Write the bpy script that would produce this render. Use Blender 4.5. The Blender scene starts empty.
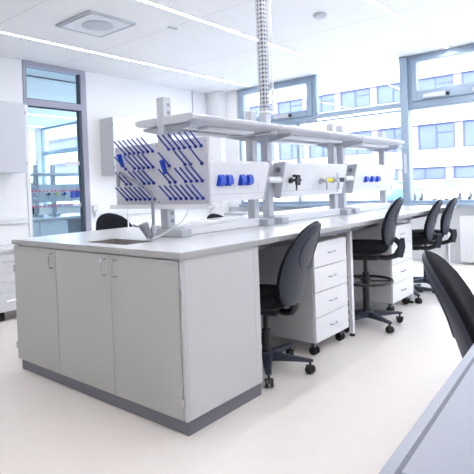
import bpy, bmesh, math, random
from mathutils import Vector, Matrix
random.seed(4)
PI = math.pi
scene = bpy.context.scene
COL = scene.collection

# ------------------------------------------------------------------ materials
def srgb(r, g, b):
    def f(c):
        c /= 255.0
        return c / 12.92 if c <= .04045 else ((c + .055) / 1.055) ** 2.4
    return (f(r), f(g), f(b), 1)

def mat(name, col, rough=.5, metal=0.0, spec=.5, noise=0.0, nscale=40.0, bump=0.0):
    m = bpy.data.materials.new(name); m.use_nodes = True
    nt = m.node_tree; b = nt.nodes['Principled BSDF']
    b.inputs['Base Color'].default_value = col
    b.inputs['Roughness'].default_value = rough
    b.inputs['Metallic'].default_value = metal
    b.inputs['Specular IOR Level'].default_value = spec
    if noise or bump:
        tc = nt.nodes.new('ShaderNodeTexCoord'); n = nt.nodes.new('ShaderNodeTexNoise')
        n.inputs['Scale'].default_value = nscale; n.inputs['Detail'].default_value = 4
        nt.links.new(tc.outputs['Object'], n.inputs['Vector'])
        if noise:
            mx = nt.nodes.new('ShaderNodeMix'); mx.data_type = 'RGBA'
            mx.inputs[6].default_value = tuple(c * (1 - noise) for c in col[:3]) + (1,)
            mx.inputs[7].default_value = tuple(min(1, c * (1 + noise)) for c in col[:3]) + (1,)
            nt.links.new(n.outputs['Fac'], mx.inputs[0]); nt.links.new(mx.outputs[2], b.inputs['Base Color'])
        if bump:
            bp = nt.nodes.new('ShaderNodeBump'); bp.inputs['Strength'].default_value = bump
            bp.inputs['Distance'].default_value = .002
            nt.links.new(n.outputs['Fac'], bp.inputs['Height']); nt.links.new(bp.outputs['Normal'], b.inputs['Normal'])
    return m

def emit(name, col, s):
    m = bpy.data.materials.new(name); m.use_nodes = True
    nt = m.node_tree; nt.nodes.clear()
    e = nt.nodes.new('ShaderNodeEmission'); o = nt.nodes.new('ShaderNodeOutputMaterial')
    e.inputs['Color'].default_value = col; e.inputs['Strength'].default_value = s
    nt.links.new(e.outputs[0], o.inputs['Surface']); return m

def glass(name, tint, rough=.0, refl=.06):
    m = bpy.data.materials.new(name); m.use_nodes = True
    nt = m.node_tree; nt.nodes.clear()
    t = nt.nodes.new('ShaderNodeBsdfTransparent'); g = nt.nodes.new('ShaderNodeBsdfGlossy')
    x = nt.nodes.new('ShaderNodeMixShader'); o = nt.nodes.new('ShaderNodeOutputMaterial')
    t.inputs['Color'].default_value = tint; g.inputs['Roughness'].default_value = rough
    x.inputs[0].default_value = refl
    nt.links.new(t.outputs[0], x.inputs[1]); nt.links.new(g.outputs[0], x.inputs[2])
    nt.links.new(x.outputs[0], o.inputs['Surface']); return m

def ceiling_mat():
    m = mat('ceiling_paint', srgb(238, 238, 244), .8)
    nt = m.node_tree; b = nt.nodes['Principled BSDF']
    tc = nt.nodes.new('ShaderNodeTexCoord'); sp = nt.nodes.new('ShaderNodeSeparateXYZ')
    nt.links.new(tc.outputs['Object'], sp.inputs[0])
    fac = None
    for out, off, per in (('X', -.96 + 10 * 1.42, 1.42),):
        a = nt.nodes.new('ShaderNodeMath'); a.operation = 'ADD'; a.inputs[1].default_value = off
        nt.links.new(sp.outputs[out], a.inputs[0])
        md = nt.nodes.new('ShaderNodeMath'); md.operation = 'MODULO'; md.inputs[1].default_value = per
        nt.links.new(a.outputs[0], md.inputs[0])
        lt = nt.nodes.new('ShaderNodeMath'); lt.operation = 'LESS_THAN'; lt.inputs[1].default_value = .009
        nt.links.new(md.outputs[0], lt.inputs[0]); fac = lt
    mx = nt.nodes.new('ShaderNodeMix'); mx.data_type = 'RGBA'
    mx.inputs[6].default_value = srgb(247, 247, 249); mx.inputs[7].default_value = srgb(214, 214, 220)
    nt.links.new(fac.outputs[0], mx.inputs[0]); nt.links.new(mx.outputs[2], b.inputs['Base Color'])
    return m

M = {
 'floor': mat('vinyl_floor', srgb(234, 227, 223), .42, spec=.35, noise=.03, nscale=9),
 'ceiling': ceiling_mat(),
 'wall': mat('wall_paint', srgb(246, 246, 248), .85, noise=.008, nscale=3),
 'concrete': mat('pale_concrete', srgb(208, 211, 214), .8, noise=.03, nscale=6),
 'frame': mat('window_frame_paint', srgb(158, 176, 196), .4, noise=.02),
 'lilac_frame': mat('partition_frame_paint', srgb(168, 168, 186), .45, noise=.02),
 'seal': mat('rubber_seal', srgb(70, 80, 92), .6, noise=.05),
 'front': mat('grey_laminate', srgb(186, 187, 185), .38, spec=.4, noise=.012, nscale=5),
 'carcass': mat('pale_laminate', srgb(206, 206, 210), .4, spec=.4, noise=.012, nscale=5),
 'shadow_gap': mat('dark_cabinet_edge', srgb(96, 94, 90), .6, noise=.05),
 'plinth': mat('dark_grey_plinth', srgb(116, 116, 126), .5, noise=.08, nscale=60),
 'top': mat('pale_grey_worktop', srgb(212, 213, 217), .22, spec=.5, noise=.012, nscale=12),
 'top_edge': mat('worktop_edge', srgb(176, 177, 178), .4, noise=.02),
 'blue_top': mat('blue_grey_worktop', srgb(156, 160, 175), .3, noise=.012, nscale=10),
 'groove': mat('groove_grey', srgb(104, 108, 120), .5, noise=.03),
 'white': mat('white_coated_steel', srgb(236, 237, 242), .35, noise=.01),
 'post': mat('grey_coated_steel', srgb(196, 200, 208), .4, noise=.015),
 'lgrey': mat('light_grey_plastic', srgb(206, 208, 216), .45, noise=.015),
 'mgrey': mat('mid_grey_plastic', srgb(146, 148, 160), .45, noise=.03),
 'steel': mat('brushed_steel', srgb(176, 180, 186), .28, metal=.9, noise=.03, nscale=80),
 'chrome': mat('chrome', srgb(205, 207, 212), .15, metal=1.0, noise=.02),
 'basin': mat('basin_stoneware', srgb(150, 148, 146), .35, noise=.03),
 'blue': mat('blue_plastic', srgb(14, 68, 200), .35, noise=.05),
 'navy': mat('deep_blue_plastic', srgb(20, 54, 160), .35, noise=.05),
 'yellow': mat('yellow_plastic', srgb(235, 222, 20), .4, noise=.03),
 'black': mat('black_plastic', srgb(28, 29, 34), .4, noise=.05),
 'fabric': mat('black_fabric', srgb(24, 25, 31), .9, spec=.2, noise=.25, nscale=240, bump=.25),
 'shell': mat('charcoal_shell', srgb(50, 55, 70), .45, noise=.06, nscale=90, bump=.1),
 'rubber': mat('caster_rubber', srgb(26, 26, 30), .55, noise=.1),
 'caster': mat('caster_grey', srgb(92, 96, 108), .4, noise=.05),
 'hose': mat('white_hose', srgb(232, 234, 238), .4, noise=.01),
 'red': mat('red_film', srgb(222, 40, 70), .5, noise=.03),
 'glass': glass('window_glass', (.90, .95, 1, 1)),
 'tint': glass('tinted_partition_glass', (.80, .925, .99, 1), refl=.012),
 'diffuser': emit('lamp_diffuser', (1, .985, .97, 1), 29),
 'dim_diffuser': emit('dim_lamp_diffuser', (1, .985, .97, 1), 17),
 'facade': mat('facade_render', srgb(238, 232, 226), .9, noise=.015, nscale=2),
 'facade_pale': mat('facade_pier', srgb(138, 128, 156), .8, noise=.02, nscale=2),
 'facade_glass': mat('facade_glass', srgb(100, 110, 146), .4, noise=.3, nscale=.8),
 'facade_frame': mat('facade_frame', srgb(78, 86, 124), .6, noise=.03),
 'facade_red': mat('facade_red_panel', srgb(190, 142, 152), .7, noise=.05),
 'asphalt': mat('pale_paving', srgb(206, 206, 208), .9, noise=.05, nscale=4),
 'car_white': mat('white_car_paint', srgb(235, 236, 240), .25, noise=.01),
 'car_blue': mat('blue_car_paint', srgb(88, 126, 190), .25, noise=.02),
 'car_glass': mat('car_glass', srgb(112, 130, 160), .1, noise=.05),
 'roof': mat('roof_felt', srgb(120, 120, 124), .9, noise=.05),
}

# ------------------------------------------------------------------ mesh builder
class MB:
    def __init__(self): self.bm = bmesh.new()
    def box(self, x0, x1, y0, y1, z0, z1, bev=0.0, seg=2):
        r = bmesh.ops.create_cube(self.bm, size=1)
        vs = r['verts']
        for v in vs:
            v.co = Vector(((x0 + x1) / 2 + v.co.x * (x1 - x0), (y0 + y1) / 2 + v.co.y * (y1 - y0), (z0 + z1) / 2 + v.co.z * (z1 - z0)))
        if bev:
            es = list({e for v in vs for e in v.link_edges})
            bmesh.ops.bevel(self.bm, geom=es, offset=bev, segments=seg, affect='EDGES', profile=.5)
        return self
    def prism(self, poly, axis, a, b):
        # poly: 2-D points in the two remaining axes (in x,y,z order)
        def P(u, v, w):
            return {'x': (w, u, v), 'y': (u, w, v), 'z': (u, v, w)}[axis]
        A = [self.bm.verts.new(P(u, v, a)) for u, v in poly]
        B = [self.bm.verts.new(P(u, v, b)) for u, v in poly]
        n = len(poly)
        fs = [self.bm.faces.new(A), self.bm.faces.new(B[::-1])]
        for i in range(n):
            fs.append(self.bm.faces.new((A[i], B[i], B[(i + 1) % n], A[(i + 1) % n])))
        bmesh.ops.recalc_face_normals(self.bm, faces=fs)
        return self
    def ringloft(self, rings, cap=True):
        V = [[self.bm.verts.new(p) for p in r] for r in rings]
        fs = []
        for a, b in zip(V, V[1:]):
            n = len(a)
            for i in range(n):
                fs.append(self.bm.faces.new((a[i], a[(i + 1) % n], b[(i + 1) % n], b[i])))
        if cap:
            fs.append(self.bm.faces.new(V[0][::-1])); fs.append(self.bm.faces.new(V[-1]))
        bmesh.ops.recalc_face_normals(self.bm, faces=fs)
        return self
    def tube(self, pts, r, n=10, closed=False):
        pts = [Vector(p) for p in pts]
        rs = r if isinstance(r, (list, tuple)) else [r] * len(pts)
        rings = []; up = None; m = len(pts)
        for i, p in enumerate(pts):
            if closed: d = pts[(i + 1) % m] - pts[i - 1]
            else: d = pts[min(i + 1, m - 1)] - pts[max(i - 1, 0)]
            d.normalize()
            if up is None:
                up = Vector((0, 0, 1)) if abs(d.z) < .9 else Vector((1, 0, 0))
            s = d.cross(up).normalized(); up = s.cross(d).normalized()
            rings.append([p + s * math.cos(2 * PI * k / n) * rs[i] + up * math.sin(2 * PI * k / n) * rs[i] for k in range(n)])
        if closed:
            rings.append(rings[0]); 
            return self.ringloft(rings, cap=False)
        return self.ringloft(rings)
    def cyl(self, p0, p1, r0, r1=None, n=16):
        return self.tube([p0, p1], [r0, r0 if r1 is None else r1], n)
    def lathe(self, prof, c=(0, 0), n=24):
        rings = [[(c[0] + r * math.cos(2 * PI * k / n), c[1] + r * math.sin(2 * PI * k / n), z) for k in range(n)] for r, z in prof]
        return self.ringloft(rings)
    def ball(self, c, r, n=8, sx=1, sy=1, sz=1):
        rings = []
        for i in range(1, n):
            a = PI * i / n - PI / 2
            rings.append([(c[0] + sx * r * math.cos(a) * math.cos(2 * PI * k / n / 1), c[1] + sy * r * math.cos(a) * math.sin(2 * PI * k / n), c[2] + sz * r * math.sin(a)) for k in range(n)])
        return self.ringloft(rings)
    def rot(self, m):
        bmesh.ops.transform(self.bm, matrix=m, verts=self.bm.verts); return self
    def build(self, name, m, parent=None, ang=38, world=True):
        bm = self.bm
        bmesh.ops.remove_doubles(bm, verts=bm.verts, dist=1e-6)
        if parent is not None and world:
            bmesh.ops.transform(bm, matrix=FR[parent.name].inverted(), verts=bm.verts)
        ca = math.radians(ang)
        for f in bm.faces: f.smooth = True
        for e in bm.edges:
            e.smooth = len(e.link_faces) == 2 and e.calc_face_angle(0) < ca
        me = bpy.data.meshes.new(name); bm.to_mesh(me); bm.free()
        me.materials.append(m)
        o = bpy.data.objects.new(name, me); COL.objects.link(o)
        if parent is not None:
            o.parent = parent; FR[o.name] = FR[parent.name]
        else:
            FR[o.name] = Matrix.Identity(4)
        return o
FR = {}

def tag(o, label=None, cat=None, group=None, kind=None):
    if label: o['label'] = label
    if cat: o['category'] = cat
    if group: o['group'] = group
    if kind: o['kind'] = kind
    return o

def thing(name, label, cat, loc=(0, 0, 0), rz=0, group=None):
    o = bpy.data.objects.new(name, None); COL.objects.link(o)
    o.empty_display_size = .1
    o.location = loc; o.rotation_euler = (0, 0, rz)
    FR[o.name] = Matrix.Translation(loc) @ Matrix.Rotation(rz, 4, 'Z')
    return tag(o, label, cat, group)

def struct(name, mb, m, parent=None):
    o = mb.build(name, m, parent)
    if parent is None: o['kind'] = 'structure'
    return o

def sroot(name, loc=(0, 0, 0)):
    o = bpy.data.objects.new(name, None); COL.objects.link(o); o.location = loc
    FR[o.name] = Matrix.Translation(loc); o['kind'] = 'structure'; return o

def copy_tree(o, parent=None):
    c = o.copy(); COL.objects.link(c)
    if parent is not None: c.parent = parent
    for ch in list(o.children): copy_tree(ch, c)
    return c

def place(o, loc, rz, label, group=None):
    o.location = loc; o.rotation_euler = (0, 0, rz); o['label'] = label
    if group: o['group'] = group
    return o

H = 3.08        # ceiling height
XW = 5.82       # window wall
YL = 4.96       # left wall

# ------------------------------------------------------------------ setting
struct('floor', MB().box(-3.6, 6.07, -3.6, 13.6, -.1, 0), M['floor'])
struct('ceiling', MB().box(-3.6, 6.07, -3.6, 13.6, H, H + .08), M['ceiling'])
tag(MB().box(-3.9, 6.3, -3.9, 13.9, H + .081, H + .4).build('roof_slab', M['roof']), kind='structure')
struct('wall_back', MB().box(-3.7, -3.6, -3.7, 13.7, -.1, H), M['wall'])
struct('wall_right', MB().box(-3.6, 6.07, -3.7, -3.6, -.1, H), M['wall'])
struct('wall_adjacent', MB().box(-3.6, 6.07, 13.6, 13.7, -.1, H), M['wall'])
wl = MB(); wl.box(-3.6, 1.86, YL, YL + .12, 0, H); wl.box(2.87, XW, YL, YL + .12, 0, H)
struct('wall_left', wl, M['wall'])
wf = MB(); wf.box(XW, 6.07, -3.6, 13.6, 0, .82)
struct('wall_window', wf, M['concrete'])
wp = MB()
wp.box(XW - .02, 6.07, 4.34, 5.5, .82, H); wp.box(XW, 6.07, 11.62, 11.95, .82, H); wp.box(XW, 6.07, 13.2, 13.6, .82, H); wp.box(XW, 6.07, -3.6, -3.3, .82, H)
wp.box(5.62, XW - .021, 4.62, YL - .005, 0, H)
struct('wall_pier', wp, M['wall'])
struct('trim_1', MB().box(XW - .07, 6.07, -3.6, 4.33, .82, .87, .004), M['frame'])
struct('trim_2', MB().box(XW - .05, 6.07, 5.1, 13.6, .82, .87, .004), M['frame'])
struct('baseboard_window', MB().box(XW - .012, XW - .001, -3.6, 4.6, .001, .06), M['lgrey'])
struct('baseboard_left', MB().box(2.9, 5.6, YL - .012, YL - .001, .001, .06), M['lgrey'])

# facade windows ------------------------------------------------------------
FX0, FX1 = XW + .02, XW + .09
def pane(root, y0, y1, z0, z1, x=None):
    x = XW + .05 if x is None else x
    MB().box(x, x + .006, y0, y1, z0, z1).build('pane', M['glass'], root)
def bars(root, name, rects, x0=FX0, x1=FX1, m='frame'):
    b = MB()
    for y0, y1, z0, z1 in rects: b.box(x0, x1, y0, y1, z0, z1, .006, 1)
    return b.build(name, M[m], root)
def sash_window(n, y0, y1, fr, zt0, zt1, acts):
    w = sroot('window_%d' % n, (XW, (y0 + y1) / 2, .87))
    bars(w, 'window_frame', [(y0, y0 + .05, 2.30, H - .001), (y1 - .05, y1, 2.30, H - .001), (y0 + .05, y1 - .05, H - .06, H - .001), (y0 + .05, y1 - .05, 2.30, 2.39)])
    s = bars(w, 'sash', [(y0 + .052, y0 + .052 + fr, 2.392, H - .062), (y1 - .052 - fr, y1 - .052, 2.392, H - .062),
                     (y0 + .052 + fr, y1 - .052 - fr, H - .062 - fr * .6, H - .062), (y0 + .052 + fr, y1 - .052 - fr, 2.392, zt1)], FX0 - .03, FX1 - .01)
    for ya in acts:
        b = MB(); b.box(FX0 - .09, FX0 - .031, ya - .16, ya + .16, 2.41, 2.47, .008)
        h = b.build('window_opener', M['lgrey'], s)
        MB().box(FX0 - .085, FX0 - .036, ya - .20, ya - .162, 2.415, 2.46, .006).build('end_cap', M['black'], s)
    pane(w, y0 + .05 + fr, y1 - .05 - fr, zt1 - .01, H - .06 - fr * .6)
    return w
w2 = sash_window(2, 2.64, 4.33, .10, 2.3, 2.50, [3.3])
w4 = sash_window(4, -.62, 1.02, .08, 2.3, 2.54, [.62, -.05])
w3 = sroot('window_3', (XW, 1.9, 2.3))
bars(w3, 'window_frame', [(1.14, 2.638, 2.33, 2.41)]); bars(w3, 'edge_trim', [(2.60, 2.638, 2.412, H - .001)], FX0 - .01, FX1)
pane(w3, 1.141, 2.6, 2.41, H - .001)
w5 = sroot('window_5', (XW, 2.7, .87))
bars(w5, 'window_frame', [(1.14, 4.33, .871, .92), (4.29, 4.33, .92, 2.298), (1.141, 4.28, 2.27, 2.298), (2.98, 3.04, .92, 2.27)])
pane(w5, 1.16, 4.29, .92, 2.27)
w6 = sroot('window_6', (XW, .2, .87))
bars(w6, 'window_frame', [(-.62, 1.02, .871, .91), (-.62, -.57, .91, 2.299), (-.57, 1.02, 2.27, 2.299)])
pane(w6, -.57, 1.02, .91, 2.27)
w7 = sroot('window_7', (XW, -2, .87))
bars(w7, 'window_frame', [(-3.3, -.622, .871, .92), (-3.3, -3.25, .92, H - .001), (-.67, -.622, .92, H - .001), (-3.25, -.67, H - .06, H - .001), (-3.25, -.67, 2.33, 2.41), (-2.0, -1.94, .92, 2.33)])
pane(w7, -3.25, -.67, .92, 2.33); pane(w7, -3.25, -.67, 2.41, H - .06)
mu = MB().box(XW - .03, FX1 + .03, 1.022, 1.139, .871, H - .001, .008)
mu = struct('trim_3', mu, M['frame'])
MB().box(XW - .05, XW - .031, 1.06, 1.10, 1.32, 1.62, .004).build('window_handle', M['lgrey'], mu)
# next laboratory's windows
w8 = sroot('window_8', (XW, 10.7, .87))
bars(w8, 'window_frame', [(9.76, 9.84, .871, H - .001), (11.55, 11.62, .871, H - .001), (9.84, 11.55, H - .05, H - .001), (9.84, 11.55, 2.30, 2.42), (9.84, 11.55, .871, .92)])
pane(w8, 9.84, 11.55, 2.42, H - .05); pane(w8, 9.84, 11.55, .92, 2.30)
w9 = sroot('window_9', (XW, 7.6, .87))
bars(w9, 'window_frame', [(5.5, 5.56, .871, H - .001), (9.7, 9.758, .871, H - .001), (5.56, 9.7, H - .05, H - .001), (5.56, 9.7, .871, .92), (7.6, 7.66, .92, H - .05)])
pane(w9, 5.56, 9.7, .92, H - .05)

# glazed partition in the left wall ------------------------------------------
w1 = sroot('window_1', (2.36, YL, 0))
b = MB(); ya, yb = YL - .015, YL + .125
b.box(1.861, 1.91, ya, yb, 2.46, H - .001, .004, 1); b.box(2.775, 2.869, ya, yb, 0, H - .001, .004, 1)
b.box(1.911, 2.774, ya, yb, H - .065, H - .001, .004, 1); b.box(1.911, 2.774, ya, yb, 2.46, 2.555, .004, 1); b.box(1.911, 2.774, ya, yb, .001, .09, .004, 1)
b.build('window_frame', M['lilac_frame'], w1)
MB().box(1.861, 1.912, ya, yb, .001, 2.459, .003, 1).build('white_jamb', M['white'], w1)
b = MB(); b.box(2.735, 2.774, YL + .0, YL + .07, .091, 2.459); b.box(1.911, 2.752, YL + .02, YL + .07, 2.445, 2.459); b.box(2.752, 2.774, YL + .02, YL + .07, 2.556, H - .066); b.box(1.911, 2.752, YL + .02, YL + .07, 2.556, 2.568)
b.build('rubber_seal', M['seal'], w1)
MB().box(1.911, 2.752, YL + .04, YL + .048, .091, 2.445).build('pane', M['tint'], w1)
MB().box(1.911, 2.752, YL + .04, YL + .048, 2.568, H - .066).build('pane', M['tint'], w1)
for z, xe in ((1.247, 2.74), (1.025, 2.40)):
    b = MB(); x = 1.95
    while x < xe:
        b.cyl((x, YL + .0385, z), (x, YL + .0395, z), .0135, n=10); x += .06
    b.build('safety_dot_strip', M['red'], w1)
b = MB()
for i, (x0, pts) in enumerate([(2.44, [(0, 0), (.012, .02), (.02, -.012), (.035, .02), (.045, -.01)]), (2.5, [(0, -.01), (.012, .022), (.022, -.012), (.04, .01), (.05, -.008)]), (2.555, [(0, .018), (.01, -.02), (.02, .02), (.03, -.03), (.05, .0)])]):
    b.tube([(x0 + u, YL + .038, 1.025 + v) for u, v in pts], .0035, 6)
b.build('film_scribble', M['red'], w1)
b = MB(); b.box(2.60, 2.745, YL + .037, YL + .039, 1.012, 1.03); b.box(2.70, 2.76, YL + .034, YL + .039, .985, 1.05)
b.box(2.49, 2.745, YL + .036, YL + .039, 1.625, 1.685)  # stands for a white bar in the room behind, set flat on the glass
b.build('sticker_and_bar', M['white'], w1)

# ceiling furniture -----------------------------------------------------------
def strip(x0, x1, y, label, dm='diffuser'):
    t = thing('ceiling_strip_light', label, 'ceiling light', ((x0 + x1) / 2, y, H), group=None)
    b = MB(); b.box(x0, x1, y - .026, y - .020, H - .012, H - .0005); b.box(x0, x1, y + .020, y + .026, H - .012, H - .0005)
    b.box(x0, x0 + .01, y - .02, y + .02, H - .012, H - .0005); b.box(x1 - .01, x1, y - .02, y + .02, H - .012, H - .0005)
    for xx in (2.45, 3.95, 1.0):
        if x0 < xx < x1: b.box(xx - .012, xx + .012, y - .034, y + .034, H - .014, H - .0121)
    b.build('housing', M['white'], t)
    MB().box(x0 + .011, x1 - .011, y - .0195, y + .0195, H - .009, H - .002).build('diffuser', M[dm], t)
strip(.95, 5.7, 3.94, 'thin white ceiling strip light nearest the left wall, above the glazed partition', 'dim_diffuser')
strip(-1.9, 5.7, 2.07, 'long white ceiling strip light passing behind the perforated ceiling column')
strip(-1.7, 5.75, .42, 'bright ceiling strip light at upper right ending at the tall windows')
strip(-2.5, 5.75, -1.4, 'ceiling strip light above the blue-grey bench in the right foreground')
t = thing('ceiling_rail', 'grey ceiling rail seen through the upper glass pane, in the neighbouring laboratory', 'rail', (3.2, 5.75, H))
MB().box(1.2, 5.6, 5.72, 5.76, H - .02, H - .0005, .004, 1).build('profile', M['mgrey'], t)
strip(-2.5, 5.7, -2.9, 'added ceiling strip light by the right-hand wall, out of view, brightening the island end panel')  # unseen lamp added to light the island's end panel from the right
strip(-2.5, 5.7, 7.62, 'hidden strip light added to brighten the neighbouring laboratory, behind the transom bar')  # lamp added out of sight to lift the light in the next room
strip(-2.5, 5.7, 9.3, 'ceiling strip light deep inside the neighbouring laboratory')

strip(-2.5, 5.7, 11.2, 'farthest ceiling strip light of the neighbouring laboratory')
t = thing('ceiling_diffuser', 'square white ceiling air diffuser with a round grey centre', 'air vent', (1.70, 2.99, H))
b = MB()
for (x0, x1, y0, y1) in ((1.40, 1.425, 2.66, 3.32), (1.975, 2.0, 2.66, 3.32), (1.425, 1.975, 2.66, 2.685), (1.425, 1.975, 3.295, 3.32)): b.box(x0, x1, y0, y1, H - .022, H - .0005, .003, 1)
b.build('frame', M['post'], t)
MB().box(1.44, 1.96, 2.70, 3.28, H - .024, H - .012, .003, 1).build('face_plate', M['white'], t)
b = MB(); b.lathe([(.02, H - .0245), (.16, H - .026), (.17, H - .032), (.15, H - .034), (.06, H - .04), (.01, H - .041)], (1.70, 2.96), 28)
b.build('round_centre', M['post'], t)
t = thing('smoke_detector', 'small round white smoke detector on the ceiling, right of the perforated column', 'smoke detector', (3.24, 1.03, H))
MB().lathe([(.07, H - .0005), (.075, H - .02), (.06, H - .04), (.02, H - .05), (.005, H - .05)], (3.24, 1.03)).build('body', M['lgrey'], t)
tag(MB().box(2.33, 2.46, 2.47, 2.51, H - .012, H - .0005, .003).build('ceiling_sensor', M['lgrey']), 'tiny grey slot-shaped sensor on the ceiling right of the square diffuser', 'sensor')
tag(MB().cyl((5.22, YL - .012, 1.0), (5.22, YL - .012, H - .002), .011, n=10).build('wall_conduit', M['lgrey']), 'thin vertical grey conduit running up the left wall behind the first shelf', 'pipe')

# ------------------------------------------------------------------ island: sink cabinet
W = 1.67
t = thing('sink_cabinet', 'grey three-door sink cabinet at the near end of the island', 'cabinet', (.31, W / 2, 0))
b = MB(); b.box(.03, .60, .031, .049, .076, .865); b.box(.03, .60, W - .049, W - .031, .076, .865)
b.box(.582, .60, .05, W - .05, .076, .865); b.box(.03, .58, .05, W - .05, .076, .094)
b.box(.034, .05, .05, W - .05, .835, .865); b.box(.034, .06, 1.118, 1.136, .095, .834)
b.build('carcass', M['carcass'], t)
b = MB(); b.box(.028, .574, .012, .0305, .076, .865, .002, 1); b.box(.009, .0275, .012, .0305, .076, .865, .002, 1)
b.build('side_panel', M['carcass'], t)
MB().box(.5745, .622, .012, .0305, .076, .865, .002, 1).build('end_stile', M['carcass'], t)
b = MB(); b.box(.028, .622, .024, W - .022, 0, .0755, .002, 1); b.build('plinth', M['plinth'], t)
for i, (y0, y1, hy, hinge) in enumerate([(.036, .571, .518, .04), (.575, 1.129, .612, 1.12), (1.133, W - .012, 1.155, W - .016)]):
    d = MB().box(.007, .026, y0, y1, .078, .858, .0025, 2).build('door', M['front'], t)
    z0, z1 = .742, .852 - .02
    MB().tube([(.0065, hy, z0), (-.02, hy, z0), (-.026, hy, z0 + .006), (-.026, hy, z1 - .006), (-.02, hy, z1), (.0065, hy, z1)], .0052, 8).build('handle', M['chrome'], d)
    for hz in (.17, .70):
        yy = {0: .0335, 1: None, 2: W - .0095}[i]
        if yy is not None:
            MB().cyl((.006, yy, hz - .022), (.006, yy, hz + .022), .008, n=10).build('hinge', M['chrome'], d)
MB().box(.0, .0068, .06, .15, .848, .857).build('type_plate', M['lgrey'], t)

# ------------------------------------------------------------------ worktops
SX0, SX1, SY0, SY1 = .11, .33, .56, .95     # sink cut-out
b = MB(); z0, z1 = .866, .90
def slab_with_hole(b, X0, X1, Y0, Y1, hx0, hx1, hy0, hy1):
    xs = [X0, hx0, hx1, X1]; ys = [Y0, hy0, hy1, Y1]
    V = {}
    for k, z in enumerate((z0, z1)):
        for i, x in enumerate(xs):
            for j, y in enumerate(ys): V[i, j, k] = b.bm.verts.new((x, y, z))
    for i in range(3):
        for j in range(3):
            if (i, j) == (1, 1): continue
            b.bm.faces.new((V[i, j, 1], V[i + 1, j, 1], V[i + 1, j + 1, 1], V[i, j + 1, 1]))
            b.bm.faces.new((V[i, j + 1, 0], V[i + 1, j + 1, 0], V[i + 1, j, 0], V[i, j, 0]))
    for i in range(3):
        b.bm.faces.new((V[i, 0, 0], V[i + 1, 0, 0], V[i + 1, 0, 1], V[i, 0, 1]))
        b.bm.faces.new((V[i + 1, 3, 0], V[i, 3, 0], V[i, 3, 1], V[i + 1, 3, 1]))
        b.bm.faces.new((V[0, i + 1, 0], V[0, i, 0], V[0, i, 1], V[0, i + 1, 1]))
        b.bm.faces.new((V[3, i, 0], V[3, i + 1, 0], V[3, i + 1, 1], V[3, i, 1]))
    b.bm.faces.new((V[1, 1, 0], V[2, 1, 0], V[2, 1, 1], V[1, 1, 1])[::-1]); b.bm.faces.new((V[2, 2, 0], V[1, 2, 0], V[1, 2, 1], V[2, 2, 1])[::-1])
    b.bm.faces.new((V[1, 2, 0], V[1, 1, 0], V[1, 1, 1], V[1, 2, 1])[::-1]); b.bm.faces.new((V[2, 1, 0], V[2, 2, 0], V[2, 2, 1], V[2, 1, 1])[::-1])
    bmesh.ops.recalc_face_normals(b.bm, faces=b.bm.faces)
t = thing('worktop', 'pale grey worktop section over the sink cabinet, with the sink cut-out', 'worktop', (.3, W / 2, .866))
slab_with_hole(b, 0, .598, 0, W, SX0, SX1, SY0, SY1)
b.build('slab', M['top'], t)
b = MB(); b.box(-.0015, -.0002, .002, W - .002, .868, .897); b.box(.002, .598, -.0015, -.0002, .868, .897)
b.build('edge_band', M['top_edge'], t)
DES = [(.602, 1.915), (1.919, 3.23), (3.234, 4.46)]
names = ['pale grey worktop on the first knee space, just behind the sink section', 'pale grey worktop behind the stool with a foot ring, middle section', 'farthest pale grey worktop section of the island, towards the windows']
for (x0, x1), l in zip(DES, names):
    t = thing('worktop', l, 'worktop', ((x0 + x1) / 2, W / 2, .866))
    MB().box(x0, x1, 0, W, .866, .90, .002, 1).build('slab', M['top'], t)
    MB().box(x0 + .001, x1 - .001, -.0015, -.0002, .868, .897).build('edge_band', M['top_edge'], t)
# sink
t = thing('sink', 'small grey sink basin sunk into the worktop by the swan-neck tap', 'sink', (.22, .755, .72))
b = MB(); th = .006; zb = .72; zt = .8985
x0, x1, y0, y1 = SX0 + .001, SX1 - .001, SY0 + .001, SY1 - .001
b.box(x0, x1, y0, y1, zb, zb + th); b.box(x0, x0 + th, y0, y1, zb + th, zt); b.box(x1 - th, x1, y0, y1, zb + th, zt)
b.box(x0 + th, x1 - th, y0, y0 + th, zb + th, zt); b.box(x0 + th, x1 - th, y1 - th, y1, zb + th, zt)
b.build('basin', M['basin'], t)
MB().lathe([(.005, zb + th + .0005), (.025, zb + th + .0005), (.028, zb + th + .004), (.012, zb + th + .005), (.004, zb + th + .003)], (.22, .755), 16).build('drain', M['steel'], t)

# ------------------------------------------------------------------ desk frames
def frame(x0, x1, label, legx, back=True):
    t = thing('desk_frame', label, 'desk frame', ((x0 + x1) / 2, W / 2, 0))
    for ra in (.081, W - .111): MB().box(x0, x1, ra, ra + .03, .825, .8655).build('rail', M['mgrey'], t)
    for lx in legx:
        for ly in (.096, W - .096):
            lg = MB().box(lx - .018, lx + .018, ly - .016, ly + .016, .022, .824, .002, 1).build('leg', M['white'], t)
            MB().lathe([(.008, .022), (.008, .012), (.02, .011), (.022, .0), (.005, 0)], (lx, ly), 12).build('levelling_foot', M['black'], lg)
    MB().box(x0 + .01, x1 - .01, .80, .83, .06, .824).build('back_panel', M['carcass'], t)
frame(.68, 1.93, 'white steel desk frame under the island around the nearest chair', [1.922])
frame(1.945, 3.23, 'white steel desk frame under the island behind the foot-ring stool', [3.215])
frame(3.245, 4.45, 'white steel desk frame at the window end of the island', [4.43])

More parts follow.
